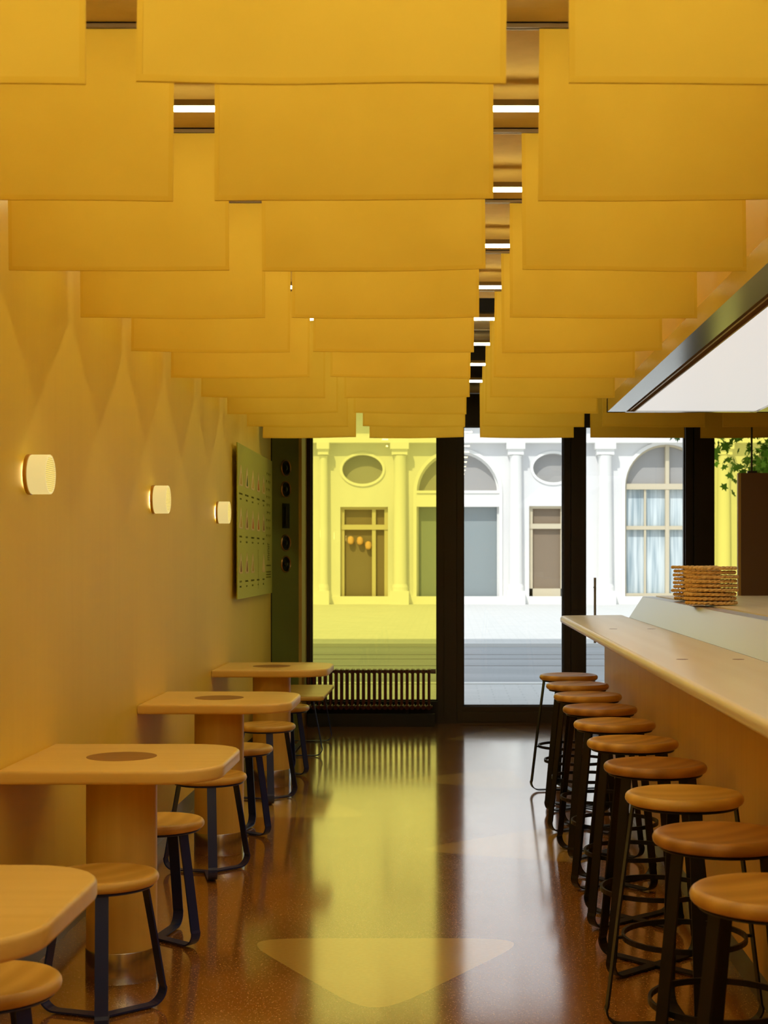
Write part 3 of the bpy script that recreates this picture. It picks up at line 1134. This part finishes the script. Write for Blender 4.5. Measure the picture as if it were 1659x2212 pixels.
for (a, z) in ovals:
    p = empty('oval_window')
    p.parent = bl
    ringprism(oval_pts(a, z, .64, .46), oval_pts(a, z, .72, .54), -.05, .08).build('molding', 'stone', p)
    prism(oval_pts(a, z, .65, .47), .25, .3).build('pane', 'greyglass', p)
for i, (a, b_, zt, z0) in enumerate(doors):
    p = empty('shop_entrance')
    p.parent = bl
    g = MB().box(a, b_, .14, .3, zt - .08, zt).box(a, a + .12, .15, .3, z0, zt).box(b_ - .12, b_, .15, .3, z0, zt).box(a, b_, .12, .3, zt - .72, zt - .56)
    mid = a + (b_ - a) * .66
    g.box(mid, mid + .12, .15, .3, z0, zt)
    if i:
        g.box(a, b_, .15, .3, z0, z0 + .3)
    g.build('door_frame', 'cream', p)
    MB().box(a, b_, .28, .32, z0, zt).build('door_pane', 'door_dark', p)
for i, (px, py) in enumerate(((757, 1167), (777, 1168), (795, 1178))):
    ln = MB().lathe([(.03, -.13), (.085, -.09), (.105, 0), (.085, .09), (.03, .13), (.0, .13)], 16).build('paper_lantern', 'lantern', None, True)
    ln.location = (fx(px), DF + .12, fz(py))
    tag(ln, 'pale orange paper lantern in the doorway across the street, %s' % ('left one', 'middle one', 'right one')[i], 'lantern', 'lanterns in the doorway across the street')
for (px, w_) in ((864, 18), (1113, 18), (700, 12), (1305, 20), (1560, 18), (440, 18)):
    p = empty('column')
    p.parent = bl
    x = fx(px)
    R_ = w_ * DF / F * .82
    zt, zb_ = fz(958), fz(1306)
    sh = MB().lathe([(R_ * 1.0, fz(1262)), (R_ * .96, fz(1150)), (R_ * .86, fz(990)), (R_ * .95, fz(985))], 20, Matrix.Translation((x, -.22, 0)))
    sh.build('shaft', 'stone', p, True)
    MB().box(x - R_ * 1.35, x + R_ * 1.35, -.5, .02, fz(972), zt).box(x - R_ * 1.15, x + R_ * 1.15, -.42, .02, fz(984), fz(972)).build('capital', 'stone', p)
    MB().box(x - R_ * 1.35, x + R_ * 1.35, -.52, .02, zb_, fz(1276)).lathe([(R_ * 1.2, fz(1276)), (R_ * 1.2, fz(1268)), (R_ * 1.02, fz(1261))], 20, Matrix.Translation((x, -.22, 0))).build('column_base', 'stone', p)
MB().box(-18, 24, -.35, .02, fz(958), fz(945)).box(-18, 24, -.6, .02, 6.1, 6.4).build('cornice', 'stone', bl)
MB().box(-18, 24, -.12, .0, -.05, .25).build('plinth', 'stone', bl)

# street tree seen through the right yellow pane
tr = empty('street_tree', (7.15, 22.5, 0), label='leafy green tree outside behind the right yellow pane', cat='tree')
tk = MB()
tk.tube([(0, 0, -.35), (.05, 0, 2), (-.1, 0, 4), (-.2, .1, 6.5)], .16, 10)
tk.build('trunk', 'bark', tr, True)
br_ = MB()
ends = []
rr = random.Random(11)
for k in range(26):
    z = rr.uniform(2.45, 5.2)
    a = rr.uniform(0, 2 * PI) if k > 12 else rr.uniform(2.4, 3.9)
    ln = rr.uniform(1.6, 3.0)
    p0 = Vector((-.1, 0, z))
    p1 = p0 + Vector((math.cos(a) * ln * .5, math.sin(a) * ln * .4, .35))
    p2 = p0 + Vector((math.cos(a) * ln, math.sin(a) * ln * .7, .15 - rr.random() * .5))
    br_.tube([p0, p1, p2], .022, 5)
    ends += [(p1, .5), (p2, .55), ((p1 + p2) / 2, .5)]
br_.build('branch', 'bark', tr)
lf = MB()
MAPLE = [(0, -.5), (.12, -.2), (.5, -.3), (.34, 0), (.55, .22), (.24, .22), (0, .6), (-.24, .22), (-.55, .22), (-.34, 0), (-.5, -.3), (-.12, -.2)]
for (c_, sp_) in ends:
    for q in range(60):
        c2 = c_ + Vector((rr.gauss(0, sp_ * .5), rr.gauss(0, sp_ * .5), rr.gauss(0, sp_ * .38)))
        s_ = rr.uniform(.10, .17)
        R_ = Matrix.Rotation(rr.uniform(0, 6.28), 3, 'Z') @ Matrix.Rotation(rr.uniform(.5, 2.2), 3, 'X') @ Matrix.Rotation(rr.uniform(0, 6.28), 3, 'Z')
        lf.add([c2 + R_ @ Vector((p[0] * s_, p[1] * s_, .02 * s_ * (i % 2))) for i, p in enumerate(MAPLE)], [tuple(range(12))])
tag(lf.build('foliage', 'leaf', tr), kind='stuff')
